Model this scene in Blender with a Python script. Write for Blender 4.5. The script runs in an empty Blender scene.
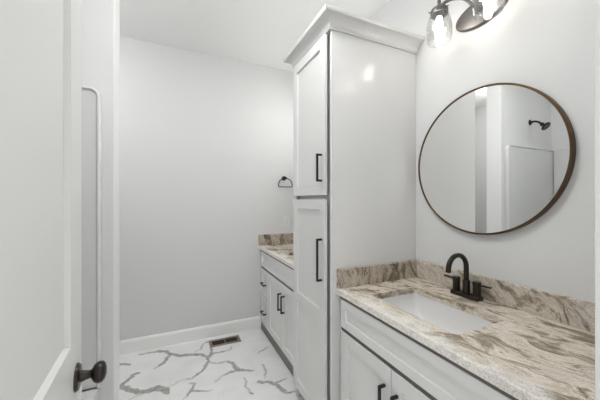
import bpy, bmesh, math, random
import numpy as np
from mathutils import Vector, Matrix, noise
PI = math.pi
random.seed(4)
scene = bpy.context.scene

# ------------------------------------------------------------------ camera, world, light, exposure
FPX = 277.0
YAW = math.atan2(125, 277)
H = 1.339
cam = bpy.data.cameras.new('camera')
cam.sensor_width = 36
cam.lens = 36 * FPX / 600
cam.clip_start = 0.02
camo = bpy.data.objects.new('camera', cam)
camo.location = (0, 0, H)
camo.rotation_euler = (PI / 2, 0, -YAW)
scene.collection.objects.link(camo)
scene.camera = camo

world = bpy.data.worlds.new('world')
scene.world = world
world.use_nodes = True
world.node_tree.nodes['Background'].inputs[0].default_value = (1.0, 1.0, 1.0, 1)
world.node_tree.nodes['Background'].inputs[1].default_value = 1.1

scene.view_settings.view_transform = 'Standard'
scene.view_settings.look = 'None'
scene.view_settings.gamma = 1
scene.view_settings.use_curve_mapping = False
scene.view_settings.exposure = 0.46
ROOM_FILL = 22.0      # strength of the fill bowl added mid-room, out of view
BULB_FAR = 84.0       # brighter bulbs of the far vanity light
NOOK_FILL = 12.0      # bowl added out of view in the nook to brighten the far end
BULB = 14.0           # strength of the glowing bulbs of the vanity lights
ALCOVE_FILL = 34.0    # unseen downlight, assumed above the bathtub

# ------------------------------------------------------------------ helpers
COL = scene.collection

def link(o, parent=None):
    COL.objects.link(o)
    if parent is not None:
        o.parent = parent
    return o

def obj(name, bm, mat, parent=None, smooth=None):
    """mesh object in world coordinates, parents carry an offset so we subtract it"""
    me = bpy.data.meshes.new(name)
    bmesh.ops.recalc_face_normals(bm, faces=bm.faces)
    if parent is not None:
        off = Vector((0, 0, 0))
        p = parent
        while p is not None:
            off += Vector(p.location)
            p = p.parent
        bmesh.ops.translate(bm, verts=bm.verts, vec=-off)
    if smooth is not None:
        for f in bm.faces:
            f.smooth = True
        for e in bm.edges:
            if len(e.link_faces) == 2 and e.calc_face_angle(0) > math.radians(smooth):
                e.smooth = False
    bm.to_mesh(me)
    bm.free()
    me.materials.append(mat)
    return link(bpy.data.objects.new(name, me), parent)

def place(o):
    """move the mesh origin of a top-level mesh to its base centre"""
    me = o.data
    n = len(me.vertices)
    co = np.empty(n * 3); me.vertices.foreach_get('co', co); co = co.reshape(-1, 3)
    c = (co.min(0) + co.max(0)) / 2; c[2] = co[:, 2].min()
    me.transform(Matrix.Translation(-Vector(c)))
    o.location = Vector(c)
    return o

def tag(o, label=None, cat=None, group=None, kind=None):
    if label: o['label'] = label
    if cat: o['category'] = cat
    if group: o['group'] = group
    if kind: o['kind'] = kind
    return o

def thing(name, loc, label, cat, group=None):
    o = bpy.data.objects.new(name, None)
    o.empty_display_size = 0.05
    o.location = loc
    link(o)
    return tag(o, label, cat, group)

def struct(name, bm, mat, parent=None, smooth=None):
    o = obj(name, bm, mat, parent, smooth)
    if parent is None:
        tag(o, kind='structure')
    return o

def NB():
    return bmesh.new()

def box(bm, x0, x1, y0, y1, z0, z1, bev=0.0, seg=1):
    t = bmesh.new()
    vs = [t.verts.new((x, y, z)) for x in (x0, x1) for y in (y0, y1) for z in (z0, z1)]
    for f in ((0, 1, 3, 2), (4, 6, 7, 5), (0, 4, 5, 1), (2, 3, 7, 6), (0, 2, 6, 4), (1, 5, 7, 3)):
        t.faces.new([vs[i] for i in f])
    if bev > 0:
        bmesh.ops.bevel(t, geom=list(t.edges), offset=bev, segments=seg, affect='EDGES', profile=0.5)
    merge(bm, t)
    return bm

def merge(bm, t, mat=None):
    if mat is not None:
        bmesh.ops.transform(t, matrix=mat, verts=t.verts)
    vm = {}
    for v in t.verts:
        vm[v] = bm.verts.new(v.co)
    for f in t.faces:
        try:
            bm.faces.new([vm[v] for v in f.verts])
        except ValueError:
            pass
    t.free()

def loft(bm, rings, closed=True, cap0=True, cap1=True):
    R = [[bm.verts.new(p) for p in r] for r in rings]
    n = len(R[0])
    for a, b in zip(R, R[1:]):
        for i in range(n if closed else n - 1):
            j = (i + 1) % n
            bm.faces.new((a[i], a[j], b[j], b[i]))
    if cap0: bm.faces.new(list(reversed(R[0])))
    if cap1: bm.faces.new(R[-1])
    return bm

def tube(bm, pts, r, n=16, rr=None):
    pts = [Vector(p) for p in pts]
    rings = []
    up = None
    for i, p in enumerate(pts):
        a = pts[max(i - 1, 0)]; b = pts[min(i + 1, len(pts) - 1)]
        d = (b - a).normalized()
        if up is None:
            up = Vector((0, 0, 1)) if abs(d.z) < 0.9 else Vector((0, 1, 0))
        s = d.cross(up).normalized()
        up = s.cross(d).normalized()
        q = r if rr is None else rr[i]
        rings.append([p + s * math.cos(k / n * 2 * PI) * q + up * math.sin(k / n * 2 * PI) * q for k in range(n)])
    return loft(bm, rings)

def lathe(bm, prof, origin, axis=(0, 0, 1), n=32, cap0=False, cap1=False, sx=1.0, sy=1.0):
    """prof: (radius, height) along axis"""
    ax = Vector(axis).normalized()
    up = Vector((0, 0, 1)) if abs(ax.z) < 0.9 else Vector((1, 0, 0))
    s = ax.cross(up).normalized()
    u = s.cross(ax).normalized()
    o = Vector(origin)
    rings = []
    for r, h in prof:
        rings.append([o + ax * h + s * math.cos(k / n * 2 * PI) * r * sx + u * math.sin(k / n * 2 * PI) * r * sy for k in range(n)])
    return loft(bm, rings, cap0=cap0, cap1=cap1)

def smooth_path(pts, n=8):
    pts = [Vector(p) for p in pts]
    out = []
    P = [pts[0] * 2 - pts[1]] + pts + [pts[-1] * 2 - pts[-2]]
    for i in range(1, len(P) - 2):
        for k in range(n):
            t = k / n
            a, b, c, d = P[i - 1], P[i], P[i + 1], P[i + 2]
            out.append(0.5 * ((2 * b) + (c - a) * t + (2 * a - 5 * b + 4 * c - d) * t * t + (-a + 3 * b - 3 * c + d) * t ** 3))
    out.append(pts[-1])
    return out

def copy_tree(o, parent=None):
    c = o.copy()
    COL.objects.link(c)
    if parent is not None:
        c.parent = parent
    for ch in list(o.children):
        copy_tree(ch, c)
    return c

# ------------------------------------------------------------------ materials
def new_mat(name):
    m = bpy.data.materials.new(name)
    m.use_nodes = True
    nt = m.node_tree
    return m, nt, nt.nodes['Principled BSDF']

def paint(name, col, rough=0.6, bump=0.0, scale=120.0, metal=0.0, spec=0.5, coat=0.0, var=0.0):
    m, nt, b = new_mat(name)
    b.inputs['Base Color'].default_value = (*col, 1)
    b.inputs['Roughness'].default_value = rough
    b.inputs['Metallic'].default_value = metal
    b.inputs['Specular IOR Level'].default_value = spec
    b.inputs['Coat Weight'].default_value = coat
    b.inputs['Coat Roughness'].default_value = 0.15
    tc = nt.nodes.new('ShaderNodeTexCoord')
    nz = nt.nodes.new('ShaderNodeTexNoise')
    nz.inputs['Scale'].default_value = scale
    nz.inputs['Detail'].default_value = 4
    nt.links.new(tc.outputs['Object'], nz.inputs['Vector'])
    if bump > 0:
        bp = nt.nodes.new('ShaderNodeBump')
        bp.inputs['Strength'].default_value = bump
        bp.inputs['Distance'].default_value = 0.001
        nt.links.new(nz.outputs['Fac'], bp.inputs['Height'])
        nt.links.new(bp.outputs['Normal'], b.inputs['Normal'])
    if var > 0:
        n2 = nt.nodes.new('ShaderNodeTexNoise')
        n2.inputs['Scale'].default_value = 6
        n2.inputs['Detail'].default_value = 3
        nt.links.new(tc.outputs['Object'], n2.inputs['Vector'])
        r = nt.nodes.new('ShaderNodeValToRGB')
        r.color_ramp.elements[0].position = 0.3
        r.color_ramp.elements[1].position = 0.7
        r.color_ramp.elements[0].color = (*[c * (1 - var) for c in col], 1)
        r.color_ramp.elements[1].color = (*[min(1, c * (1 + var)) for c in col], 1)
        nt.links.new(n2.outputs['Fac'], r.inputs['Fac'])
        nt.links.new(r.outputs['Color'], b.inputs['Base Color'])
    return m

M_WALL = paint('wall_paint', (0.675, 0.68, 0.675), 0.7, 0.15, 180)
M_CEIL = paint('ceiling_paint', (0.88, 0.88, 0.872), 0.85, 0.15, 150)
M_TRIM = paint('trim_paint', (0.86, 0.86, 0.845), 0.35, 0.05, 60)
M_DOOR = paint('door_paint', (0.66, 0.66, 0.65), 0.4, 0.05, 60)
M_CAB = paint('cabinet_paint', (0.70, 0.70, 0.688), 0.27, 0.04, 40, coat=0.45)
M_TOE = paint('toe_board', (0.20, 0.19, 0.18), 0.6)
M_GAP_SHADE = paint('dark_gap_shade', (0.11, 0.098, 0.088), 0.7)  # dark colour standing in for the shade in the cabinet gaps
M_ACRYL = paint('white_acrylic', (0.66, 0.665, 0.655), 0.22, 0.0, coat=0.3)
M_PORC = paint('porcelain', (0.80, 0.795, 0.785), 0.12, 0.0, coat=0.4)
M_BRONZE = paint('oil_rubbed_bronze', (0.026, 0.020, 0.016), 0.30, 0.0, metal=0.5, var=0.2)
M_PEWTER = paint('fixture_metal', (0.20, 0.19, 0.18), 0.42, 0.0, metal=0.9)
M_BLACK = paint('black_metal', (0.012, 0.012, 0.012), 0.4, 0.0, metal=0.3)
M_BRASS = paint('aged_brass', (0.11, 0.07, 0.035), 0.40, 0.0, metal=1.0, var=0.15)
M_PLASTIC = paint('white_plastic', (0.72, 0.72, 0.70), 0.35)
M_SLOT = paint('dark_slot', (0.03, 0.03, 0.03), 0.6)
M_REG = paint('register_metal', (0.24, 0.20, 0.17), 0.45, metal=0.3)
M_REGIN = paint('register_brown', (0.055, 0.035, 0.025), 0.55)
M_CHROME = paint('chrome', (0.75, 0.75, 0.75), 0.12, metal=1.0)
M_MIRROR = paint('mirror_silver', (0.88, 0.89, 0.885), 0.0, metal=1.0)

def glass_mat():
    m = bpy.data.materials.new('clear_glass')
    m.use_nodes = True
    nt = m.node_tree
    nt.nodes.clear()
    out = nt.nodes.new('ShaderNodeOutputMaterial')
    mix = nt.nodes.new('ShaderNodeMixShader')
    tr = nt.nodes.new('ShaderNodeBsdfTransparent')
    gl = nt.nodes.new('ShaderNodeBsdfGlossy')
    lw = nt.nodes.new('ShaderNodeLayerWeight')
    mr = nt.nodes.new('ShaderNodeMapRange')
    tr.inputs[0].default_value = (0.965, 0.965, 0.96, 1)
    gl.inputs['Roughness'].default_value = 0.04
    lw.inputs['Blend'].default_value = 0.25
    mr.inputs['To Min'].default_value = 0.05
    mr.inputs['To Max'].default_value = 0.5
    nt.links.new(lw.outputs['Facing'], mr.inputs['Value'])
    nt.links.new(mr.outputs[0], mix.inputs[0])
    nt.links.new(tr.outputs[0], mix.inputs[1])
    nt.links.new(gl.outputs[0], mix.inputs[2])
    nt.links.new(mix.outputs[0], out.inputs[0])
    return m
M_GLASS = glass_mat()

def emit(name, col, s):
    m = bpy.data.materials.new(name)
    m.use_nodes = True
    nt = m.node_tree
    nt.nodes.clear()
    out = nt.nodes.new('ShaderNodeOutputMaterial')
    e = nt.nodes.new('ShaderNodeEmission')
    e.inputs[0].default_value = (*col, 1)
    e.inputs[1].default_value = s
    nt.links.new(e.outputs[0], out.inputs[0])
    return m
M_BULB = emit('bulb_glow', (1.0, 0.94, 0.86), BULB)
M_BULB2 = emit('bulb_glow_far', (1.0, 0.99, 0.975), BULB_FAR)
M_DIFF3 = emit('nook_fill_glow', (1.0, 0.998, 0.995), NOOK_FILL)
M_DIFF = emit('room_fill_glow', (1.0, 0.998, 0.995), ROOM_FILL)
M_DIFF2 = emit('alcove_fill_glow', (1.0, 0.998, 0.995), ALCOVE_FILL)

def granite(name, rot, off=(0, 0, 0), pale=False, tint=(1, 1, 1), dk1=(0.17, 0.14, 0.11)):
    """fantasy-brown style stone: streaks run along local Y after the rotation"""
    m, nt, b = new_mat(name)
    N = nt.nodes.new; L = nt.links.new
    geo = N('ShaderNodeNewGeometry')
    mp = N('ShaderNodeMapping'); mp.vector_type = 'POINT'
    mp.inputs['Rotation'].default_value = rot
    mp.inputs['Location'].default_value = off
    L(geo.outputs['Position'], mp.inputs['Vector'])
    # domain warp
    w = N('ShaderNodeTexNoise'); w.inputs['Scale'].default_value = 3.2; w.inputs['Detail'].default_value = 3
    L(mp.outputs[0], w.inputs['Vector'])
    sub = N('ShaderNodeVectorMath'); sub.operation = 'SUBTRACT'; sub.inputs[1].default_value = (0.5, 0.5, 0.5)
    L(w.outputs['Color'], sub.inputs[0])
    sc = N('ShaderNodeVectorMath'); sc.operation = 'SCALE'; sc.inputs['Scale'].default_value = 0.20
    L(sub.outputs[0], sc.inputs[0])
    add = N('ShaderNodeVectorMath'); add.operation = 'ADD'
    L(mp.outputs[0], add.inputs[0]); L(sc.outputs[0], add.inputs[1])
    def stretched(vec, sx, sy, sz, detail, rough=0.6, dist=0.0):
        mm = N('ShaderNodeMapping'); mm.inputs['Scale'].default_value = (sx, sy, sz)
        L(add.outputs[0], mm.inputs['Vector'])
        n = N('ShaderNodeTexNoise'); n.inputs['Scale'].default_value = 1.0
        n.inputs['Detail'].default_value = detail; n.inputs['Roughness'].default_value = rough
        n.inputs['Distortion'].default_value = dist
        L(mm.outputs[0], n.inputs['Vector'])
        return n.outputs['Fac']
    def ramp(fac, stops):
        r = N('ShaderNodeValToRGB')
        el = r.color_ramp.elements
        while len(el) > 1: el.remove(el[0])
        el[0].position = stops[0][0]; el[0].color = (*stops[0][1], 1)
        for p, c in stops[1:]:
            e = el.new(p); e.color = (*c, 1)
        L(fac, r.inputs['Fac'])
        return r.outputs['Color']
    def mix(fac, a, bb, mode='MIX'):
        x = N('ShaderNodeMix'); x.data_type = 'RGBA'; x.blend_type = mode
        if isinstance(fac, float): x.inputs['Factor'].default_value = fac
        else: L(fac, x.inputs['Factor'])
        L(a, x.inputs['A']); L(bb, x.inputs['B'])
        return x.outputs['Result']
    bands = stretched(None, 13, 4.2, 13, 9, 0.70, 0.9)
    base = ramp(bands, [(0.33, dk1), (0.415, (0.30, 0.255, 0.205)), (0.465, (0.50, 0.445, 0.375)),
                        (0.51, (0.74, 0.70, 0.63)), (0.57, (0.62, 0.57, 0.50)), (0.63, (0.76, 0.73, 0.68)), (0.74, (0.46, 0.42, 0.37))])
    fine = stretched(None, 46, 15, 46, 8, 0.78, 1.2)
    vein = ramp(fine, [(0.32, (0.34, 0.29, 0.24)), (0.43, (0.78, 0.75, 0.71)), (0.55, (1, 1, 1))])
    c1 = mix(0.85, base, vein, 'MULTIPLY')
    dk = stretched(None, 22, 3.4, 22, 6, 0.62, 1.2)
    dark = ramp(dk, [(0.59, (1, 1, 1)), (0.64, (0.42, 0.35, 0.29)), (0.66, (0.36, 0.30, 0.24)), (0.71, (1, 1, 1))])
    c2 = mix(0.85, c1, dark, 'MULTIPLY')
    sp = N('ShaderNodeTexNoise'); sp.inputs['Scale'].default_value = 190; sp.inputs['Detail'].default_value = 3
    L(geo.outputs['Position'], sp.inputs['Vector'])
    spc = ramp(sp.outputs['Fac'], [(0.38, (0.66, 0.64, 0.61)), (0.58, (1, 1, 1))])
    c3 = mix(0.5, c2, spc, 'MULTIPLY')
    # pale grey-white crystalline zone running through the slab
    zn = N('ShaderNodeTexNoise'); zn.inputs['Scale'].default_value = 6; zn.inputs['Detail'].default_value = 5
    L(mp.outputs[0], zn.inputs['Vector'])
    if pale:
        sx = N('ShaderNodeSeparateXYZ'); L(geo.outputs['Position'], sx.inputs[0])
        gx = N('ShaderNodeMapRange'); gx.inputs['From Min'].default_value = 0.78; gx.inputs['From Max'].default_value = 0.90
        gx.inputs['To Min'].default_value = 0.30; gx.inputs['To Max'].default_value = -0.12
        L(sx.outputs[0], gx.inputs['Value'])
        ad = N('ShaderNodeMath'); ad.operation = 'ADD'; L(zn.outputs['Fac'], ad.inputs[0]); L(gx.outputs[0], ad.inputs[1])
        zsrc = ad.outputs[0]
    else:
        zsrc = zn.outputs['Fac']
    zf = ramp(zsrc, [(0.55 if pale else 0.62, (0, 0, 0)), (0.72 if pale else 0.85, (0.75, 0.75, 0.75))])
    wht = ramp(sp.outputs['Fac'], [(0.32, (0.48, 0.475, 0.465)), (0.45, (0.70, 0.695, 0.685)), (0.6, (0.80, 0.795, 0.785))])
    c4a = mix(zf, c3, wht)
    mul = N('ShaderNodeMix'); mul.data_type = 'RGBA'; mul.blend_type = 'MULTIPLY'; mul.inputs['Factor'].default_value = 1.0
    L(c4a, mul.inputs['A']); mul.inputs['B'].default_value = (*tint, 1)
    c4 = mul.outputs['Result']
    L(c4, b.inputs['Base Color'])
    b.inputs['Roughness'].default_value = 0.22
    b.inputs['Specular IOR Level'].default_value = 0.5
    return m
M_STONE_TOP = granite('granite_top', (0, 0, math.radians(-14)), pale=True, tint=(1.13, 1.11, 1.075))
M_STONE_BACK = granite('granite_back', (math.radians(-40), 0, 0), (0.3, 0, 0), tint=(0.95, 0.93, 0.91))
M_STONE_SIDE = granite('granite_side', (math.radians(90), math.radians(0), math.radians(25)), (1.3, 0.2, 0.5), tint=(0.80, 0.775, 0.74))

def marble_floor():
    m, nt, b = new_mat('marble_tile')
    N = nt.nodes.new; L = nt.links.new
    at = N('ShaderNodeAttribute'); at.attribute_name = 'vein'
    geo = N('ShaderNodeNewGeometry')
    cl = N('ShaderNodeTexNoise'); cl.inputs['Scale'].default_value = 5; cl.inputs['Detail'].default_value = 4
    L(geo.outputs['Position'], cl.inputs['Vector'])
    r = N('ShaderNodeValToRGB')
    r.color_ramp.elements[0].position = 0.3; r.color_ramp.elements[0].color = (0.78, 0.78, 0.77, 1)
    r.color_ramp.elements[1].position = 0.6; r.color_ramp.elements[1].color = (0.85, 0.85, 0.84, 1)
    L(cl.outputs['Fac'], r.inputs['Fac'])
    vn = N('ShaderNodeTexNoise'); vn.inputs['Scale'].default_value = 28; vn.inputs['Detail'].default_value = 5
    L(geo.outputs['Position'], vn.inputs['Vector'])
    vr = N('ShaderNodeValToRGB')
    vr.color_ramp.elements[0].position = 0.35; vr.color_ramp.elements[0].color = (0.29, 0.28, 0.265, 1)
    vr.color_ramp.elements[1].position = 0.7; vr.color_ramp.elements[1].color = (0.50, 0.485, 0.47, 1)
    L(vn.outputs['Fac'], vr.inputs['Fac'])
    mx = N('ShaderNodeMix'); mx.data_type = 'RGBA'
    L(at.outputs['Fac'], mx.inputs['Factor']); L(r.outputs['Color'], mx.inputs['A']); L(vr.outputs['Color'], mx.inputs['B'])
    # hairline tile joints
    mp = N('ShaderNodeMapping'); mp.inputs['Location'].default_value = (0.033 + 0.61, 0.155, 0)
    L(geo.outputs['Position'], mp.inputs['Vector'])
    br = N('ShaderNodeTexBrick')
    br.inputs['Scale'].default_value = 1.0
    br.inputs['Brick Width'].default_value = 0.61
    br.inputs['Row Height'].default_value = 0.305
    br.inputs['Mortar Size'].default_value = 0.0009
    br.inputs['Mortar Smooth'].default_value = 0.3
    br.offset = 0.5
    br.inputs['Color1'].default_value = (1, 1, 1, 1); br.inputs['Color2'].default_value = (1, 1, 1, 1)
    br.inputs['Mortar'].default_value = (0.80, 0.80, 0.79, 1)
    L(mp.outputs[0], br.inputs['Vector'])
    m2 = N('ShaderNodeMix'); m2.data_type = 'RGBA'; m2.blend_type = 'MULTIPLY'; m2.inputs['Factor'].default_value = 1.0
    L(mx.outputs['Result'], m2.inputs['A']); L(br.outputs['Color'], m2.inputs['B'])
    L(m2.outputs['Result'], b.inputs['Base Color'])
    b.inputs['Roughness'].default_value = 0.35
    return m
M_FLOOR = marble_floor()

# ------------------------------------------------------------------ room dimensions
XR = 1.365      # mirror wall
YB = 2.795      # back wall
XL = -1.50      # left wall of the far part
YF = 0.206      # room side of the front (door) wall
ZC = 2.743
JR, JL = 0.600, -0.165   # door opening

# ------------------------------------------------------------------ floor with veined tiles
VEINS = [  # (x, y, half width) in metres on the floor
    [(-0.276, 2.759, 0.0081), (-0.207, 2.753, 0.013), (-0.137, 2.757, 0.0181), (-0.081, 2.722, 0.0178), (-0.036, 2.667, 0.0219), (0.039, 2.591, 0.0269), (0.118, 2.58, 0.0181), (0.205, 2.541, 0.0149), (0.26, 2.474, 0.0143)],
    [(-0.036, 2.658, 0.0155), (-0.083, 2.541, 0.0169), (-0.111, 2.516, 0.0096), (-0.145, 2.48, 0.0053)],
    [(-0.432, 2.676, 0.0179), (-0.338, 2.626, 0.0188)],
    [(-0.375, 2.322, 0.0179), (-0.34, 2.377, 0.0189), (-0.308, 2.419, 0.0148), (-0.293, 2.457, 0.0204), (-0.254, 2.467, 0.009)],
    [(-0.381, 2.359, 0.0173), (-0.338, 2.323, 0.0225), (-0.283, 2.269, 0.026), (-0.235, 2.226, 0.0273), (-0.173, 2.208, 0.0251), (-0.117, 2.217, 0.0319), (-0.077, 2.188, 0.0334), (-0.041, 2.146, 0.0323)],
    [(-0.276, 2.169, 0.004), (-0.237, 2.183, 0.005), (-0.201, 2.188, 0.0051)],
    [(0.26, 2.474, 0.0114), (0.243, 2.387, 0.0106), (0.209, 2.313, 0.0136), (0.161, 2.266, 0.0094), (0.117, 2.233, 0.0057), (0.034, 2.233, 0.0044), (-0.033, 2.203, 0.0043)],
    [(0.26, 2.474, 0.0143), (0.293, 2.51, 0.0118), (0.379, 2.515, 0.0106), (0.448, 2.511, 0.0061), (0.476, 2.572, 0.0048)],
    [(0.293, 2.51, 0.0118), (0.297, 2.615, 0.0112)],
    [(0.255, 2.382, 0.0053), (0.337, 2.344, 0.0065), (0.401, 2.339, 0.0079), (0.427, 2.304, 0.0155), (0.438, 2.239, 0.0184), (0.459, 2.186, 0.0201), (0.508, 2.157, 0.014), (0.558, 2.135, 0.0116)],
    [(0.459, 2.186, 0.0142), (0.39, 2.19, 0.0105), (0.358, 2.177, 0.0068), (0.276, 2.123, 0.0043)],
    [(0.1, 2.173, 0.0053), (0.126, 2.155, 0.0074), (0.109, 2.092, 0.0119), (0.134, 2.065, 0.0097), (0.198, 2.041, 0.0068), (0.251, 2.029, 0.0029)],
    [(0.109, 2.092, 0.0139), (0.068, 2.035, 0.0056), (0.049, 2.003, 0.0036)],
    [(0.157, 2.606, 0.0046), (0.209, 2.637, 0.0064), (0.256, 2.73, 0.0069), (0.284, 2.738, 0.0122)],
    [(0.483, 2.068, 0.0054), (0.466, 1.978, 0.0059), (0.473, 1.917, 0.0047), (0.487, 1.889, 0.0091)],
    [(0.644, 2.176, 0.0062), (0.654, 2.127, 0.006), (0.638, 2.051, 0.0056), (0.61, 2.011, 0.0032)],
    [(0.662, 2.361, 0.0058), (0.716, 2.39, 0.0075), (0.764, 2.423, 0.0047)],
    [(0.563, 1.982, 0.0163), (0.617, 1.957, 0.0112), (0.663, 1.912, 0.0149), (0.685, 1.844, 0.0187), (0.708, 1.789, 0.0117), (0.756, 1.778, 0.0063), (0.786, 1.776, 0.0055)],
    [(0.663, 1.912, 0.0099), (0.719, 1.936, 0.0072), (0.759, 1.937, 0.0052)],
]
def floor_mesh():
    x0, x1, y0, y1 = XL - 0.1, XR + 0.1, -0.9, YB + 0.1
    st = 0.0055
    nx = int((x1 - x0) / st); ny = int((y1 - y0) / st)
    gx = np.linspace(x0, x1, nx + 1); gy = np.linspace(y0, y1, ny + 1)
    X, Y = np.meshgrid(gx, gy, indexing='ij')
    # wobble of the vein outline
    wx = 0.005 * np.sin(X * 50 + 3 * np.sin(Y * 31)) + 0.0022 * np.sin(Y * 120 + X * 60 + 1.3)
    wy = 0.005 * np.sin(Y * 55 + 2 * np.sin(X * 37)) + 0.0022 * np.sin(X * 130 - Y * 70)
    PX, PY = X + wx, Y + wy
    V = np.zeros_like(X)
    lines = [list(v) for v in VEINS]
    rnd = random.Random(11)
    for k in range(26):          # veins elsewhere on the floor
        x = rnd.uniform(XL, XR); y = rnd.uniform(-0.8, YB); a = rnd.uniform(-0.9, 0.9)
        w = rnd.uniform(0.002, 0.011); ln = []
        for s in range(9):
            ln.append((x, y, max(0.001, w * (1 - abs(s - 4) / 5))))
            x += 0.07 * math.cos(a); y += 0.07 * math.sin(a); a += rnd.uniform(-0.7, 0.7)
        if all(not (-0.6 < p[0] < 0.85 and p[1] > 1.75) for p in ln):
            lines.append(ln)
    for ln in lines:
        for (ax, ay, aw), (bx, by, bw) in zip(ln, ln[1:]):
            m = 0.05
            i0 = max(0, int((min(ax, bx) - m - x0) / st)); i1 = min(nx + 1, int((max(ax, bx) + m - x0) / st) + 2)
            j0 = max(0, int((min(ay, by) - m - y0) / st)); j1 = min(ny + 1, int((max(ay, by) + m - y0) / st) + 2)
            if i1 <= i0 or j1 <= j0: continue
            px = PX[i0:i1, j0:j1]; py = PY[i0:i1, j0:j1]
            dx, dy = bx - ax, by - ay
            t = np.clip(((px - ax) * dx + (py - ay) * dy) / (dx * dx + dy * dy + 1e-9), 0, 1)
            d = np.hypot(px - ax - t * dx, py - ay - t * dy)
            w = aw + (bw - aw) * t
            if aw > 0.022 and bw > 0.022 and by < 2.4 and bx < -0.03:
                d = np.where(X[i0:i1, j0:j1] > -0.034, 1.0, d)
            v = np.clip(1 - (d - w * 0.78) / 0.0065, 0, 1) * np.clip(w / 0.0085, 0.38, 1.0)
            V[i0:i1, j0:j1] = np.maximum(V[i0:i1, j0:j1], v)
    n = (nx + 1) * (ny + 1)
    co = np.stack([X, Y, np.zeros_like(X)], -1).reshape(-1, 3)
    idx = np.arange(n).reshape(nx + 1, ny + 1)
    q = np.stack([idx[:-1, :-1], idx[1:, :-1], idx[1:, 1:], idx[:-1, 1:]], -1).reshape(-1, 4)
    # slab sides and underside
    base = n
    ex = np.array([[x0, y0, -0.05], [x1, y0, -0.05], [x1, y1, -0.05], [x0, y1, -0.05]])
    co = np.concatenate([co, ex])
    me = bpy.data.meshes.new('floor')
    cs = [idx[0, 0], idx[-1, 0], idx[-1, -1], idx[0, -1]]
    extra = [(base + 3, base + 2, base + 1, base)]
    for k in range(4):
        extra.append((int(cs[k]), base + k, base + (k + 1) % 4, int(cs[(k + 1) % 4])))
    q = np.concatenate([q, np.array(extra)])
    me.vertices.add(len(co)); me.vertices.foreach_set('co', co.astype(np.float32).ravel())
    me.loops.add(len(q) * 4); me.loops.foreach_set('vertex_index', q.astype(np.int32).ravel())
    me.polygons.add(len(q)); me.polygons.foreach_set('loop_start', (np.arange(len(q)) * 4).astype(np.int32))
    a = me.attributes.new('vein', 'FLOAT', 'POINT')
    a.data.foreach_set('value', np.concatenate([V.ravel(), np.zeros(4)]).astype(np.float32))
    me.update(calc_edges=True)
    me.materials.append(M_FLOOR)
    o = link(bpy.data.objects.new('floor', me))
    tag(o, kind='structure')
floor_mesh()

# ------------------------------------------------------------------ walls, ceiling, trim
struct('ceiling', box(NB(), XL - 0.1, XR + 0.1, -0.9, YB + 0.1, ZC, ZC + 0.08), M_CEIL)
struct('wall_right', box(NB(), XR, XR + 0.1, YF - 0.116, YB + 0.1, 0, ZC), M_WALL)
struct('wall_back', box(NB(), XL, XR, YB, YB + 0.1, 0, ZC), M_WALL)
struct('wall_left', box(NB(), XL - 0.1, XL, YF - 0.116, YB + 0.1, 0, ZC), M_WALL)
b = NB()
box(b, XL, JL - 0.02, YF - 0.116, YF, 0, ZC)
box(b, JR + 0.02, XR, YF - 0.116, YF, 0, ZC)
box(b, JL - 0.02, JR + 0.02, YF - 0.116, YF, 2.07, ZC)
struct('wall_front', b, M_WALL)
PX1, PY0, PY1 = -0.288, 1.695, 1.836
struct('wall_partition', box(NB(), XL, PX1, PY0, PY1, 0, ZC), M_WALL)
struct('wall_alcove', box(NB(), XL, -1.21, YF, PY0, 0, ZC), M_WALL)
# thin facing in trim white on the end of the partition
struct('trim_1', box(NB(), PX1, PX1 + 0.004, PY0 - 0.0005, PY1 + 0.0005, 0, ZC, 0.001), M_TRIM)
# door frame of the doorway the camera stands in
b = NB()
box(b, JR, JR + 0.02, YF - 0.118, YF, 0, 2.07, 0.001)
box(b, JL - 0.02, JL, YF - 0.118, YF, 0, 2.07, 0.001)
box(b, JL, JR, YF - 0.118, YF, 2.05, 2.07, 0.001)
struct('trim_2', b, M_DOOR)

def baseboard(name, x0, x1, y0, y1, face):
    """face: which side looks into the room: 'y-', 'x+', 'y+'"""
    h, t = 0.135, 0.015
    prof = [(0, 0), (t, 0), (t, h - 0.02), (t - 0.004, h - 0.008), (t - 0.009, h), (0, h)]
    b = NB()
    if face == 'y-': rings = [[(x, y1 - o, z) for o, z in prof] for x in (x0, x1)]
    elif face == 'y+': rings = [[(x, y0 + o, z) for o, z in prof] for x in (x0, x1)]
    else: rings = [[(x0 + o, y, z) for o, z in prof] for y in (y0, y1)]
    loft(b, rings)
    # shoe moulding
    s = 0.012
    q = [(t, 0), (t + s, 0), (t + s * 0.9, s * 0.5), (t + s * 0.5, s * 1.1), (t, s * 1.4)]
    if face == 'y-': rings = [[(x, y1 - o, z) for o, z in q] for x in (x0, x1)]
    elif face == 'y+': rings = [[(x, y0 + o, z) for o, z in q] for x in (x0, x1)]
    else: rings = [[(x0 + o, y, z) for o, z in q] for y in (y0, y1)]
    loft(b, rings)
    struct(name, b, M_TRIM)
baseboard('baseboard_back', XL, 0.814, YB - 0.03, YB, 'y-')
baseboard('baseboard_left', XL, XL + 0.03, PY1 + 0.03, YB - 0.03, 'x+')
baseboard('baseboard_partition', XL, PX1, PY1, PY1 + 0.03, 'y+')

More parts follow.
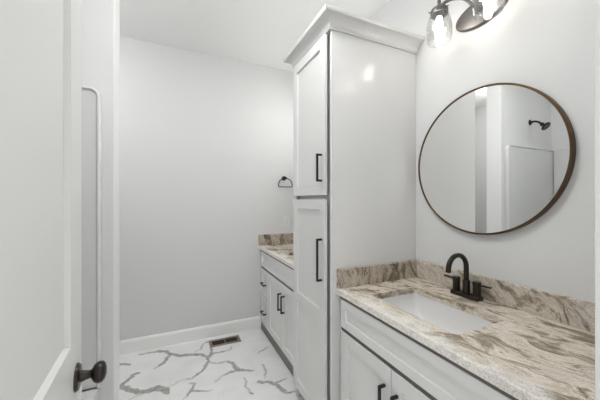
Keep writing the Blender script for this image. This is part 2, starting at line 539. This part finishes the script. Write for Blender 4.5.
# ------------------------------------------------------------------ shaker fronts
def shaker(bm, P, a0, a1, b0, b1, opens, thick, ch=0.0022, rec=0.010, edge=0.0015):
    """P(a, b, depth) -> world point; depth 0 is the front face, grows inward.
    opens: list of (b0, b1) recessed panels; stile width from the tuple's third/fourth value"""
    def quad(*pts):
        bm.faces.new([bm.verts.new(P(*p)) for p in pts])
    s = opens[0][2]
    e = edge
    A0, A1, B0, B1 = a0 + e, a1 - e, b0 + e, b1 - e
    # front faces round the openings
    quad((A0, B0, 0), (a0 + s, B0, 0), (a0 + s, B1, 0), (A0, B1, 0))
    quad((a1 - s, B0, 0), (A1, B0, 0), (A1, B1, 0), (a1 - s, B1, 0))
    lo = B0
    for o in opens:
        quad((a0 + s, lo, 0), (a1 - s, lo, 0), (a1 - s, o[0], 0), (a0 + s, o[0], 0))
        lo = o[1]
    quad((a0 + s, lo, 0), (a1 - s, lo, 0), (a1 - s, B1, 0), (a0 + s, B1, 0))
    for o in opens:
        r0 = [(a0 + s, o[0], 0), (a1 - s, o[0], 0), (a1 - s, o[1], 0), (a0 + s, o[1], 0)]
        m = ch
        r1 = [(a0 + s + m, o[0] + m, rec), (a1 - s - m, o[0] + m, rec), (a1 - s - m, o[1] - m, rec), (a0 + s + m, o[1] - m, rec)]
        for i in range(4):
            j = (i + 1) % 4
            quad(r0[i], r0[j], r1[j], r1[i])
        quad(*r1)
    f = [(A0, B0, 0), (A1, B0, 0), (A1, B1, 0), (A0, B1, 0)]
    g = [(a0, b0, e), (a1, b0, e), (a1, b1, e), (a0, b1, e)]
    k = [(a0, b0, thick), (a1, b0, thick), (a1, b1, thick), (a0, b1, thick)]
    for i in range(4):
        j = (i + 1) % 4
        quad(f[i], f[j], g[j], g[i]); quad(g[i], g[j], k[j], k[i])
    quad(*k)
    bmesh.ops.remove_doubles(bm, verts=bm.verts, dist=1e-5)
    return bm

def front(name, parent, X, y0, y1, z0, z1, opens=None, stile=0.057, thick=0.018):
    if opens is None:
        opens = [(z0 + stile, z1 - stile)]
    opens = [(o[0], o[1], stile) for o in opens]
    bm = shaker(NB(), lambda a, b, d: (X + d, a, b), y0, y1, z0, z1, opens, thick)
    return obj(name, bm, M_CAB, parent)

def pull_v(parent, X, y, z0, z1, name='handle'):
    """square-section bar pull, vertical, standing off a face that looks to -X"""
    b = NB()
    s = 0.0055
    box(b, X - 0.034, X - 0.023, y - s, y + s, z0, z1, 0.0012)
    box(b, X - 0.026, X, y - s, y + s, z0, z0 + 0.011, 0.0012)
    box(b, X - 0.026, X, y - s, y + s, z1 - 0.011, z1, 0.0012)
    obj(name, b, M_BLACK, parent)

def pull_h(parent, X, z, y0, y1, name='handle'):
    b = NB()
    s = 0.0055
    box(b, X - 0.034, X - 0.023, y0, y1, z - s, z + s, 0.0012)
    box(b, X - 0.026, X, y0, y0 + 0.011, z - s, z + s, 0.0012)
    box(b, X - 0.026, X, y1 - 0.011, y1, z - s, z + s, 0.0012)
    obj(name, b, M_BLACK, parent)

# ------------------------------------------------------------------ tall linen cabinet
TY0, TY1, TX = 1.272, 1.748, 0.755
t = thing('linen_cabinet', ((TX + XR) / 2, (TY0 + TY1) / 2, 0),
          'tall light grey linen cabinet standing between the two vanities, crowned with moulding', 'cabinet')
b = NB()
box(b, TX, XR - 0.001, TY0, TY0 + 0.010, 0.0, 2.25, 0.001)      # near side panel, down to the floor
box(b, TX, XR - 0.001, TY1 - 0.018, TY1, 0.0, 2.25, 0.001)
box(b, TX + 0.022, XR - 0.001, TY0 + 0.010, TY1 - 0.018, 0.09, 2.25)
obj('cabinet_box', b, M_CAB, t)
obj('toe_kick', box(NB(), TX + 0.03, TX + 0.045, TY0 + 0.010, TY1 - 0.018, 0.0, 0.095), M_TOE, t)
DX = 0.735
d = front('door', t, DX, 1.306, 1.738, 1.366, 2.236, thick=0.016)
pull_v(d, DX, 1.338, 1.440, 1.592)
d = front('door', t, DX, 1.306, 1.738, 0.095, 1.342, opens=[(0.155, 0.675), (0.732, 1.285)], thick=0.016)
pull_v(d, DX, 1.338, 0.894, 1.128)
# crown moulding
prof = [(0.002, 0.0), (0.009, 0.0), (0.010, 0.007), (0.013, 0.009)]
for k in range(9):
    a = k / 8 * PI / 2
    prof.append((0.013 + 0.049 * (1 - math.cos(a)), 0.009 + 0.047 * math.sin(a)))
prof += [(0.063, 0.058), (0.0665, 0.064), (0.068, 0.069), (0.068, 0.073), (0.002, 0.073)]
cx, cz = 0.752, 2.243
b = NB()
rings = [[(XR - 0.001, TY0 - o, cz + z) for o, z in prof],
         [(cx - o, TY0 - o, cz + z) for o, z in prof],
         [(cx - o, TY1 + o, cz + z) for o, z in prof],
         [(XR - 0.001, TY1 + o, cz + z) for o, z in prof]]
loft(b, rings)
box(b, cx, XR - 0.001, TY0, TY1, 2.25, cz + 0.071)
obj('crown_moulding', b, M_CAB, t, smooth=35)

# ------------------------------------------------------------------ vanities
CXF, CTZ0, CTZ1 = 0.786, 0.838, 0.868
VX, VD = 0.811, 0.793
def vanity(y0, y1, false_y, doors, drawer, split, label):
    t = thing('vanity_cabinet', ((VX + XR) / 2, (y0 + y1) / 2, 0), label, 'cabinet')
    b = NB()
    # carcass with an open top so that the basin hangs free
    lo, hi = false_y[0] - 0.003, false_y[1] + 0.003
    box(b, VX, XR - 0.001, y0, lo, 0.10, 0.837, 0.0008)
    box(b, VX, VX + 0.03, hi, y1, 0.10, 0.837, 0.0008)
    box(b, VX + 0.03, XR - 0.001, y1 - 0.018, y1, 0.10, 0.837, 0.0008)
    box(b, VX, XR - 0.001, lo, hi, 0.10, 0.113)
    box(b, XR - 0.012, XR - 0.001, lo, y1 - 0.018, 0.113, 0.66)
    obj('cabinet_box', b, M_CAB, t)
    obj('top_shade_strip', box(NB(), 0.7905, 0.812, lo, hi, 0.8245, 0.8375), M_GAP_SHADE, t)  # strip coloured dark for the shadow line under the counter
    obj('gap_shade_strip', box(NB(), 0.7975, 0.812, lo, hi, 0.6575, 0.6745), M_GAP_SHADE, t)  # dark strip in place of the shade between false front and doors
    obj('gap_shade_strip', box(NB(), 0.7975, 0.812, drawer[0], drawer[1], 0.3910, 0.3970), M_GAP_SHADE, t)  # gap shade between the drawers, again as a dark strip
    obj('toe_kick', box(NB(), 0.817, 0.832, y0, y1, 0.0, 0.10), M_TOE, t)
    front('false_drawer_front', t, VD, false_y[0], false_y[1], 0.676, 0.822, stile=0.040)
    for i, (a, c) in enumerate(doors):
        d = front('door', t, VD, a, c, 0.114, 0.656)
        yh = split - 0.036 if c <= split + 0.01 else split + 0.036
        pull_v(d, VD, yh, 0.437, 0.577)
    for (z0, z1) in ((0.114, 0.390), (0.398, 0.656)):
        d = front('drawer', t, VD, drawer[0], drawer[1], z0, z1, stile=0.040)
        zc = 0.243 if z0 < 0.2 else 0.520
        yc = (drawer[0] + drawer[1]) / 2 - (0.02 if y0 > 1.5 else 0)
        pull_h(d, VD, zc + 0.004, yc - 0.052, yc + 0.052)
    return t
vanity(YF + 0.002, 1.268, (0.236, 1.236), ((0.868, 1.236), (0.500, 0.864)), (0.236, 0.494), 0.866,
       'light grey bathroom vanity cabinet in the foreground under the round mirror')
vanity(1.752, YB - 0.002, (1.775, 2.715), ((1.772, 2.093), (2.097, 2.487)), (2.497, 2.715), 2.095,
       'light grey vanity cabinet at the far end against the back wall, with small drawers')

SX0, SX1 = 0.890, 1.182
def rrect(cx, cy, hx, hy, r, n=8):
    out = []
    for (sx, sy, a0) in ((1, 1, 0), (-1, 1, 90), (-1, -1, 180), (1, -1, 270)):
        for k in range(n + 1):
            a = math.radians(a0 + 90 * k / n)
            out.append((cx + sx * (hx - r) + r * math.cos(a), cy + sy * (hy - r) + r * math.sin(a)))
    return out

def countertop(y0, y1, sy0, sy1, side, label):
    """side: y of the wall/cabinet the short splash stands against"""
    t = thing('countertop', ((CXF + XR) / 2, (y0 + y1) / 2, CTZ0), label, 'countertop')
    x0, x1 = CXF, XR - 0.001
    cx, cy = (SX0 + SX1) / 2, (sy0 + sy1) / 2
    hole = rrect(cx, cy, (SX1 - SX0) / 2, (sy1 - sy0) / 2, 0.022)
    angs = [math.atan2(y - cy, x - cx) for x, y in hole]
    pts = list(zip(angs, hole))
    hx, hy, r = (SX1 - SX0) / 2, (sy1 - sy0) / 2, 0.022
    for X in (x0, x1):
        for Y in (y0, y1):
            a = math.atan2(Y - cy, X - cx)
            # point on the hole along this ray
            s = min(hx / abs(math.cos(a)) if abs(math.cos(a)) > 1e-6 else 9, hy / abs(math.sin(a)) if abs(math.sin(a)) > 1e-6 else 9)
            pts.append((a, (cx + s * math.cos(a) * 0.995, cy + s * math.sin(a) * 0.995)))
    pts.sort(key=lambda p: p[0])
    def outer(a, ins):
        c, s = math.cos(a), math.sin(a)
        tx = ((x1 - ins - cx) / c if c > 0 else (x0 + ins - cx) / c) if abs(c) > 1e-9 else 1e9
        ty = ((y1 - ins - cy) / s if s > 0 else (y0 + ins - cy) / s) if abs(s) > 1e-9 else 1e9
        tt = min(tx, ty)
        return (cx + c * tt, cy + s * tt)
    A = [p[0] for p in pts]; Hh = [p[1] for p in pts]
    def clampin(a, ins):
        x, y = outer(a, 0)
        return (min(max(x, x0 + ins), x1 - ins), min(max(y, y0 + ins), y1 - ins))
    rings = [[(x, y, CTZ0) for x, y in Hh],
             [(*outer(a, 0), CTZ0) for a in A],
             [(*outer(a, 0), CTZ1 - 0.003) for a in A],
             [(*clampin(a, 0.003), CTZ1) for a in A],
             [(x, y, CTZ1) for x, y in Hh],
             [(x, y, CTZ0) for x, y in Hh]]
    b = NB()
    loft(b, rings, cap0=False, cap1=False)
    bmesh.ops.remove_doubles(b, verts=b.verts, dist=1e-6)
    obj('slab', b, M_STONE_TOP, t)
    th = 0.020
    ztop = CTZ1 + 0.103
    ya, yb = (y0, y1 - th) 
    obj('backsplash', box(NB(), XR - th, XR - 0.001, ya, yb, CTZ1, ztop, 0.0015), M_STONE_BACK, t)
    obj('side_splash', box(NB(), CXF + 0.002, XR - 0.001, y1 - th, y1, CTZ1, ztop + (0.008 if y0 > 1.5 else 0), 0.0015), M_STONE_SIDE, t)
    return t
countertop(YF + 0.001, 1.271, 0.657, 1.110, 1.272, 'brown and cream veined granite countertop in the foreground around the white basin and dark faucet')
countertop(1.749, YB - 0.001, 1.868, 2.320, YB, 'brown granite countertop at the far end, running to the back wall below the towel ring')

def sink(sy0, sy1, label):
    cx, cy = (SX0 + SX1) / 2, (sy0 + sy1) / 2
    t = thing('undermount_sink', (cx, cy, CTZ0 - 0.15), label, 'sink')
    hx, hy = (SX1 - SX0) / 2, (sy1 - sy0) / 2
    rings = []
    # outer shell up, rim, then basin inside down
    def ring(kx, ky, z, r):
        return [(x, y, z) for x, y in rrect(cx, cy, kx, ky, r)]
    prof = [(0.004, 0.0, 0.0), (0.002, 0.02, 0.03), (-0.002, 0.055, 0.07), (-0.012, 0.085, 0.115), (-0.035, 0.106, 0.15), (-0.065, 0.120, 0.17)]
    top = CTZ0 - 0.0005
    inner = []
    for k in range(13):
        a = k / 12
        z = top - 0.135 * math.sin(a * PI / 2) ** 0.9
        ix = hx + 0.003 - (hx * 0.50) * a ** 3.0
        iy = hy + 0.003 - (hy * 0.62) * a ** 2.2
        inner.append(ring(ix, iy, z, 0.024 + 0.02 * a))
    outer = []
    for k in range(12, -1, -1):
        a = k / 12
        z = top - 0.008 - 0.141 * math.sin(a * PI / 2) ** 0.9
        if k == 0: z = top - 0.012
        ix = hx + 0.012 - (hx * 0.50) * a ** 3.0
        iy = hy + 0.012 - (hy * 0.62) * a ** 2.2
        outer.append(ring(ix, iy, z, 0.026 + 0.02 * a))
    rim = [ring(hx + 0.022, hy + 0.022, top - 0.012, 0.03), ring(hx + 0.022, hy + 0.022, top, 0.03)]
    b = NB()
    loft(b, outer + rim + inner)
    obj('basin', b, M_PORC, t, smooth=50)
    b = NB()
    zb = top - 0.135
    lathe(b, [(0.006, 0.0015), (0.017, 0.0015), (0.021, 0.003), (0.023, 0.001), (0.023, -0.004)], (cx, cy, zb + 0.001), n=24, cap0=True)
    lathe(b, [(0.0, 0.009), (0.010, 0.008), (0.0135, 0.0055), (0.0135, 0.001)], (cx, cy, zb + 0.001), n=20)
    obj('drain', b, M_CHROME, t, smooth=40)
sink(0.657, 1.110, 'white rectangular undermount basin set in the foreground granite counter')
sink(1.868, 2.320, 'white undermount basin in the far granite counter, mostly hidden by the tall cabinet')

# ------------------------------------------------------------------ faucet
FYC, FX = 0.898, 1.295
t = thing('faucet', (FX, FYC, CTZ1), 'dark bronze two-handle faucet with a high arched spout behind the basin', 'faucet')
b = NB()
pl = rrect(FX, FYC, 0.025, 0.070, 0.006, 4)
rings = [[(x, y, CTZ1 + 0.0002) for x, y in pl], [(x, y, CTZ1 + 0.016) for x, y in pl],
         [(FX + (x - FX) * 0.94, FYC + (y - FYC) * 0.98, CTZ1 + 0.018) for x, y in pl]]
loft(b, rings)
obj('base_plate', b, M_BRONZE, t, smooth=40)
b = NB()
zb = CTZ1 + 0.018
lathe(b, [(0.0165, 0), (0.0165, 0.062), (0.0155, 0.064), (0.0125, 0.065)], (FX, FYC, zb), n=28, cap1=True)
R = 0.063
zc = zb + 0.126
path = [(FX, FYC, zb + 0.06), (FX, FYC, zb + 0.09), (FX, FYC, zb + 0.12)]
for k in range(19):
    a = k / 18 * PI * 0.97
    path.append((FX - R + R * math.cos(a), FYC, zc + R * math.sin(a)))
path.append((FX - 2 * R - 0.001, FYC, zc - 0.006))
tube(b, path, 0.0115, 20)
tube(b, [(FX - 2 * R - 0.001, FYC, zc - 0.004), (FX - 2 * R - 0.001, FYC, zc - 0.012)], 0.0122, 20)
obj('spout', b, M_BRONZE, t, smooth=40)
for s in (-1, 1):
    y = FYC + s * 0.052
    b = NB()
    lathe(b, [(0.0172, 0), (0.0172, 0.047), (0.0178, 0.048), (0.0178, 0.066), (0.0165, 0.068), (0.0, 0.068)], (FX, y, zb), n=28)
    # flat lever
    lx = -0.0
    q = NB()
    x0, x1 = 0.0, 0.054
    for (ya, yb_, w0, w1) in ((0, 1, 0.008, 0.007),):
        rr = []
        for k in range(2):
            w = (w0, w1)[k]; yy = s * (x0 + 0.01, x1 + 0.012)[k]; zz = 0.055 + (0.0, 0.003)[k]
            rr.append([(FX - w, y + yy, zb + zz - 0.004), (FX + w, y + yy, zb + zz - 0.004),
                       (FX + w, y + yy, zb + zz + 0.004), (FX - w, y + yy, zb + zz + 0.004)])
        loft(q, rr)
    bmesh.ops.bevel(q, geom=list(q.edges), offset=0.0012, segments=1, affect='EDGES')
    merge(b, q)
    obj('handle', b, M_BRONZE, t, smooth=40)

# ------------------------------------------------------------------ round mirror
MY, MZ, MR = 0.875, 1.528, 0.357
t = thing('round_mirror', (XR, MY, MZ - MR), 'large round mirror in a thin dark brass frame hanging over the foreground vanity', 'mirror')
b = NB()
# frame: deep thin ring
D = 0.026
lathe(b, [(MR, 0.0), (MR, D - 0.001), (MR - 0.001, D), (MR - 0.0080, D), (MR - 0.0090, D - 0.001), (MR - 0.0090, 0.0), (MR, 0.0)],
      (XR - 0.0005, MY, MZ), (-1, 0, 0), n=160)
obj('frame', b, M_BRASS, t, smooth=40)
b = NB()
lathe(b, [(MR - 0.0088, 0.0005), (MR - 0.0088, 0.0225)], (XR - 0.0005, MY, MZ), (-1, 0, 0), n=160, cap0=True, cap1=True)
obj('mirror_glass', b, M_MIRROR, t)

# ------------------------------------------------------------------ vanity light (two glass jar shades)
def vanity_light(yc, label, bulb):
    zc = 2.300
    t = thing('vanity_light', (XR, yc, zc), label, 'wall light')
    b = NB()
    zp = zc - 0.045
    o = [(0, 0.128, 0.066, 0.0), (0, 0.128, 0.066, 0.010), (0, 0.122, 0.060, 0.017), (0, 0.08, 0.035, 0.021)]
    rings = []
    for _, ry, rz, dd in o:
        rings.append([(XR - 0.0005 - dd, yc + ry * math.cos(k / 48 * 2 * PI), zp + rz * math.sin(k / 48 * 2 * PI)) for k in range(48)])
    loft(b, rings)
    obj('wall_plate', b, M_PEWTER, t, smooth=40)
    LX = 1.222
    b = NB()
    tube(b, [(XR - 0.02, yc, zp), (1.315, yc, zp + 0.012), (1.300, yc, zp + 0.022)], 0.013)
    for s in (-1, 1):
        y = yc + s * 0.121
        p = smooth_path([(1.318, yc, zp + 0.012), (1.285, yc + s * 0.030, zc + 0.018), (1.250, yc + s * 0.070, zc + 0.034),
                         (1.228, y - s * 0.022, zc + 0.026), (LX, y, zc + 0.022)], 6)
        tube(b, p, 0.0078, 12)
        tube(b, [(LX, y, zc + 0.062), (LX, y, zc + 0.056), (LX, y, zc + 0.02), (LX, y, zc + 0.004)], 0.0085, 12, rr=[0.004, 0.0085, 0.0085, 0.0085])
    obj('arm', b, M_PEWTER, t, smooth=40)
    for s in (-1, 1):
        y = yc + s * 0.121
        z = zc + 0.009
        b = NB()
        lathe(b, [(0.008, 0.004), (0.020, 0.003), (0.037, -0.002), (0.042, -0.010), (0.042, -0.030), (0.039, -0.030), (0.039, -0.012), (0.036, -0.004), (0.0, -0.002)],
              (LX, y, z), n=32)
        lathe(b, [(0.018, -0.004), (0.018, -0.042), (0.015, -0.044), (0.0, -0.044)], (LX, y, z), n=20)
        for k in range(3):
            a = k * 2 * PI / 3 + 0.5
            c, q = math.cos(a), math.sin(a)
            tube(b, [(LX + c * 0.040, y + q * 0.040, z - 0.015), (LX + c * 0.049, y + q * 0.049, z - 0.015), (LX + c * 0.052, y + q * 0.052, z - 0.015)], 0.003, 8, rr=[0.002, 0.002, 0.004])
        obj('socket', b, M_PEWTER, t, smooth=40)
        b = NB()
        outer = [(0.0385, -0.026), (0.043, -0.030), (0.050, -0.045), (0.057, -0.075), (0.060, -0.105), (0.060, -0.135), (0.057, -0.160), (0.0535, -0.170)]
        inner = [(r - 0.0025, h) for r, h in reversed(outer)]
        lathe(b, outer + [(0.052, -0.1715)] + inner, (LX, y, z), n=40)
        obj('glass_shade', b, M_GLASS, t, smooth=40)
        b = NB()
        lathe(b, [(0.012, -0.044), (0.013, -0.055), (0.017, -0.075), (0.020, -0.095), (0.0205, -0.115), (0.017, -0.132), (0.009, -0.142), (0.0, -0.144)],
              (LX, y, z), n=16)
        obj('bulb', b, bulb, t, smooth=60)
    return t
v1 = vanity_light(0.870, 'two-arm vanity wall light with clear glass jar shades above the round mirror', M_BULB)
vanity_light(2.16, 'second vanity wall light with glass jar shades, over the far vanity behind the tall cabinet', M_BULB2)

# ------------------------------------------------------------------ fill lamps added overhead, out of view
def fill_bowl(LXc, LYc, mat, label):
    t = thing('fill_light', (LXc, LYc, ZC), label, 'added ceiling light')
    obj('glass_bowl', lathe(NB(), [(0.0, -0.215), (0.09, -0.208), (0.145, -0.185), (0.175, -0.150), (0.180, -0.125), (0.150, -0.115), (0.0, -0.112)], (LXc, LYc, ZC), n=24), mat, t, smooth=60)
    obj('stem', lathe(NB(), [(0.065, 0.0), (0.065, -0.012), (0.050, -0.022), (0.012, -0.026), (0.012, -0.112), (0.0, -0.113)], (LXc, LYc, ZC), n=32), M_PEWTER, t, smooth=40)
fill_bowl(0.30, 1.05, M_DIFF, 'added fill lamp, a white bowl hung out of view in the middle of the room')
fill_bowl(-0.95, 2.03, M_DIFF3, 'added fill lamp, a white bowl hung unseen in the nook beyond the shower wall')
t = thing('alcove_fill_light', (-0.80, 0.95, ZC), 'unseen round downlight assumed in the ceiling above the bathtub', 'added ceiling light')
obj('lens', lathe(NB(), [(0.0, -0.004), (0.075, -0.004), (0.075, 0.0)], (-0.80, 0.95, ZC), n=32), M_DIFF2, t)
obj('trim_ring', lathe(NB(), [(0.075, 0.0), (0.098, 0.0), (0.096, -0.006), (0.078, -0.008), (0.075, 0.0)], (-0.80, 0.95, ZC), n=40), M_PLASTIC, t, smooth=40)

# ------------------------------------------------------------------ bathtub and surround in the alcove
TXO, TXI = -0.345, -1.208
t = thing('bathtub', ((TXO + TXI) / 2, (YF + PY0) / 2, 0), 'white bathtub in the alcove on the left, behind the open door', 'bathtub')
b = NB()
cx, cy = (TXO + TXI) / 2, (YF + PY0) / 2
hx, hy = (TXO - TXI) / 2, (PY0 - YF) / 2 - 0.001
def rr3(kx, ky, z, r): return [(x, y, z) for x, y in rrect(cx, cy, kx, ky, r, 6)]
loft(b, [rr3(hx, hy, 0.0, 0.004), rr3(hx, hy, 0.385, 0.004), rr3(hx - 0.004, hy - 0.002, 0.402, 0.006), rr3(hx - 0.02, hy - 0.01, 0.410, 0.01),
         rr3(hx - 0.075, hy - 0.075, 0.408, 0.09), rr3(hx - 0.09, hy - 0.09, 0.395, 0.10), rr3(hx - 0.115, hy - 0.14, 0.22, 0.12),
         rr3(hx - 0.14, hy - 0.20, 0.10, 0.14), rr3(hx - 0.20, hy - 0.28, 0.07, 0.14)])
obj('tub_shell', b, M_ACRYL, t, smooth=45)
obj('drain', lathe(NB(), [(0.0, 0.006), (0.03, 0.004), (0.032, 0.0)], (cx, YF + 0.36, 0.0705), n=24), M_CHROME, t, smooth=40)

t = thing('shower_surround', ((TXO + TXI) / 2, cy, 0.41), 'white moulded shower wall surround with a rounded rim, lining the bathtub alcove', 'shower surround')
def end_panel(yw, sgn, name):
    """sheet standing on the tub against an end wall; outline with a rounded top outer corner"""
    x0, x1, z0, z1, r = TXI + 0.002, -0.338, 0.411, 1.896, 0.045
    out = [(x0, z0), (x1, z0)]
    for k in range(9):
        a = k / 8 * PI / 2
        out.append((x1 - r + r * math.cos(a), z1 - r + r * math.sin(a)))
    out.append((x0, z1))
    def off(o):   # inset outline at the top and outer side
        res = [(x0, z0), (x1 - o, z0)]
        rr_ = max(r - o, 0.004)
        for k in range(9):
            a = k / 8 * PI / 2
            res.append((x1 - o - rr_ + rr_ * math.cos(a), z1 - o - rr_ + rr_ * math.sin(a)))
        res.append((x0, z1 - o))
        return res
    rings = []
    # wall -> rounded raised rim -> slightly recessed field
    for o, d in ((0.0, 0.001), (0.0, 0.026), (0.002, 0.033), (0.006, 0.037), (0.011, 0.0375), (0.015, 0.035), (0.018, 0.029)):
        rings.append([(x, yw - sgn * d, z) for x, z in off(o)])
    b = NB()
    loft(b, rings)
    obj(name, b, M_ACRYL, t, smooth=50)
end_panel(PY0, 1, 'end_panel')
end_panel(YF, -1, 'end_panel')
obj('back_panel', box(NB(), -1.2085, -1.180, YF + 0.035, PY0 - 0.035, 0.411, 1.896, 0.004, 2), M_ACRYL, t)

# outer vertical flange of the alcove, running down beside the tub apron
# shower head on the end wall of the alcove
t = thing('shower_fixture', (-0.79, PY0, 2.17), 'dark bronze shower head on a curved arm, high on the alcove end wall', 'shower head')
SHX = -0.79
obj('wall_flange', lathe(NB(), [(0.0, 0.010), (0.014, 0.010), (0.026, 0.007), (0.031, 0.001), (0.031, 0.0)], (SHX, PY0 - 0.0005, 2.17), (0, -1, 0), n=28), M_BRONZE, t, smooth=40)
p = smooth_path([(SHX, PY0 - 0.005, 2.17), (SHX, PY0 - 0.04, 2.172), (SHX, PY0 - 0.075, 2.158), (SHX, PY0 - 0.105, 2.128)], 6)
obj('arm', tube(NB(), p, 0.0105, 14), M_BRONZE, t, smooth=40)
ax = Vector((0, -0.75, -0.66)).normalized()
hp = Vector((SHX, PY0 - 0.100, 2.132))
b = NB()
lathe(b, [(0.012, 0.0), (0.019, 0.004), (0.020, 0.018), (0.014, 0.026), (0.018, 0.032), (0.036, 0.042), (0.044, 0.047), (0.046, 0.058), (0.041, 0.062), (0.0, 0.060)], hp, ax, n=32, cap0=True)
obj('spray_head', b, M_BRONZE, t, smooth=40)

# ------------------------------------------------------------------ towel ring, outlet, floor register
t = thing('towel_ring', (1.07, YB, 1.575), 'black towel ring mounted on the back wall above the far counter', 'towel ring')
b = NB()
lathe(b, [(0.024, 0.0), (0.024, 0.006), (0.020, 0.009), (0.010, 0.010)], (1.07, YB - 0.0005, 1.572), (0, -1, 0), n=24)
lathe(b, [(0.010, 0.008), (0.010, 0.040), (0.014, 0.042), (0.014, 0.056), (0.0, 0.057)], (1.07, YB - 0.0005, 1.572), (0, -1, 0), n=20)
obj('wall_post', b, M_BLACK, t, smooth=40)
pts = []
yr = YB - 0.048
for k in range(25):
    a = PI * k / 24
    pts.append((1.07 + 0.078 * math.cos(a), yr, 1.490 + 0.080 * math.sin(a) ** 0.85))
pts = [(1.07 + 0.0, yr, 1.478), (1.07 + 0.062, yr, 1.478), (1.07 + 0.074, yr, 1.482)] + pts + [(1.07 - 0.074, yr, 1.482), (1.07 - 0.062, yr, 1.478), (1.07, yr, 1.478)]
obj('ring', tube(NB(), pts, 0.0048, 12), M_BLACK, t, smooth=50)

t = thing('wall_outlet', (1.10, YB, 1.107), 'white rectangular outlet plate on the back wall below the towel ring', 'outlet')
obj('cover_plate', box(NB(), 1.065, 1.135, YB - 0.006, YB - 0.0003, 1.049, 1.165, 0.002), M_PLASTIC, t)
b = NB()
box(b, 1.083, 1.117, YB - 0.008, YB - 0.005, 1.074, 1.140, 0.001)
obj('receptacle', b, M_PLASTIC, t)
for zc_ in (1.092, 1.124):
    for (xa, xb, hh) in ((1.0925, 1.0945, 0.004), (1.1045, 1.1065, 0.005)):
        obj('slot', box(NB(), xa, xb, YB - 0.0084, YB - 0.0070, zc_ - hh, zc_ + hh), M_SLOT, t)

t = thing('floor_register', (0.431, 2.684, 0), 'brown metal floor vent register in the tile beside the back baseboard', 'vent')
x0, x1, y0, y1 = 0.289, 0.573, 2.618, 2.750
b = NB()
box(b, x0, x1, y0, y0 + 0.028, 0.0003, 0.005, 0.0015)
box(b, x0, x1, y1 - 0.028, y1, 0.0003, 0.005, 0.0015)
box(b, x0, x0 + 0.026, y0 + 0.028, y1 - 0.028, 0.0003, 0.005, 0.0015)
box(b, x1 - 0.026, x1, y0 + 0.028, y1 - 0.028, 0.0003, 0.005, 0.0015)
box(b, 0.427, 0.435, y0 + 0.028, y1 - 0.028, 0.0003, 0.005, 0.0005)
obj('frame', b, M_REG, t)
b = NB()
box(b, x0 + 0.026, x1 - 0.026, y0 + 0.028, y1 - 0.028, 0.0003, 0.001)
for k in range(9):
    for (a, c) in ((x0 + 0.026, 0.427), (0.435, x1 - 0.026)):
        yy = y0 + 0.034 + k * 0.0080
        box(b, a, c, yy, yy + 0.003, 0.001, 0.0038)
obj('grille', b, M_REGIN, t)

# ------------------------------------------------------------------ open entrance door at the left
hinge = Vector((JL + 0.002, 0.108, 0.0))
free = Vector((-0.2155, 0.868, 0.0))
u = (free - hinge); Lw = u.length; u.normalize()
nrm = Vector((-u.y, u.x, 0))          # away from the camera side (towards -X)
if nrm.x > 0: nrm = -nrm
def PD(a, b_, d):
    p = hinge + u * a + nrm * d
    return (p.x, p.y, b_)
b = NB()
shaker(b, PD, 0.0, Lw, 0.012, 2.042, [(0.22, 0.80, 0.108), (1.015, 1.925, 0.108)], 0.035, ch=0.003, rec=0.012, edge=0.002)
door = struct('door_1', b, M_DOOR)
kc = hinge + u * (Lw - 0.058)
kc.z = 0.922
kn = -nrm
b = NB()
lathe(b, [(0.0, 0.008), (0.015, 0.008), (0.022, 0.0075), (0.028, 0.006), (0.0312, 0.001), (0.0312, 0.0)], kc + kn * 0.0003, kn, n=36)
obj('rosette', b, M_BRONZE, door, smooth=40)
b = NB()
lathe(b, [(0.012, 0.006), (0.0125, 0.012), (0.0105, 0.018), (0.0090, 0.026), (0.011, 0.030), (0.018, 0.033), (0.0225, 0.038),
          (0.0245, 0.044), (0.0235, 0.051), (0.018, 0.056), (0.010, 0.0585), (0.0, 0.059)], kc, kn, n=36)
obj('door_knob', b, M_BRONZE, door, smooth=40)
b = NB()
kb = kc + nrm * 0.0353
lathe(b, [(0.034, 0.0), (0.031, 0.006), (0.015, 0.009), (0.0125, 0.012), (0.0095, 0.026), (0.019, 0.036), (0.0285, 0.049), (0.022, 0.062), (0.0, 0.0665)], kb, nrm, n=28)
obj('door_knob', b, M_BRONZE, door, smooth=40)
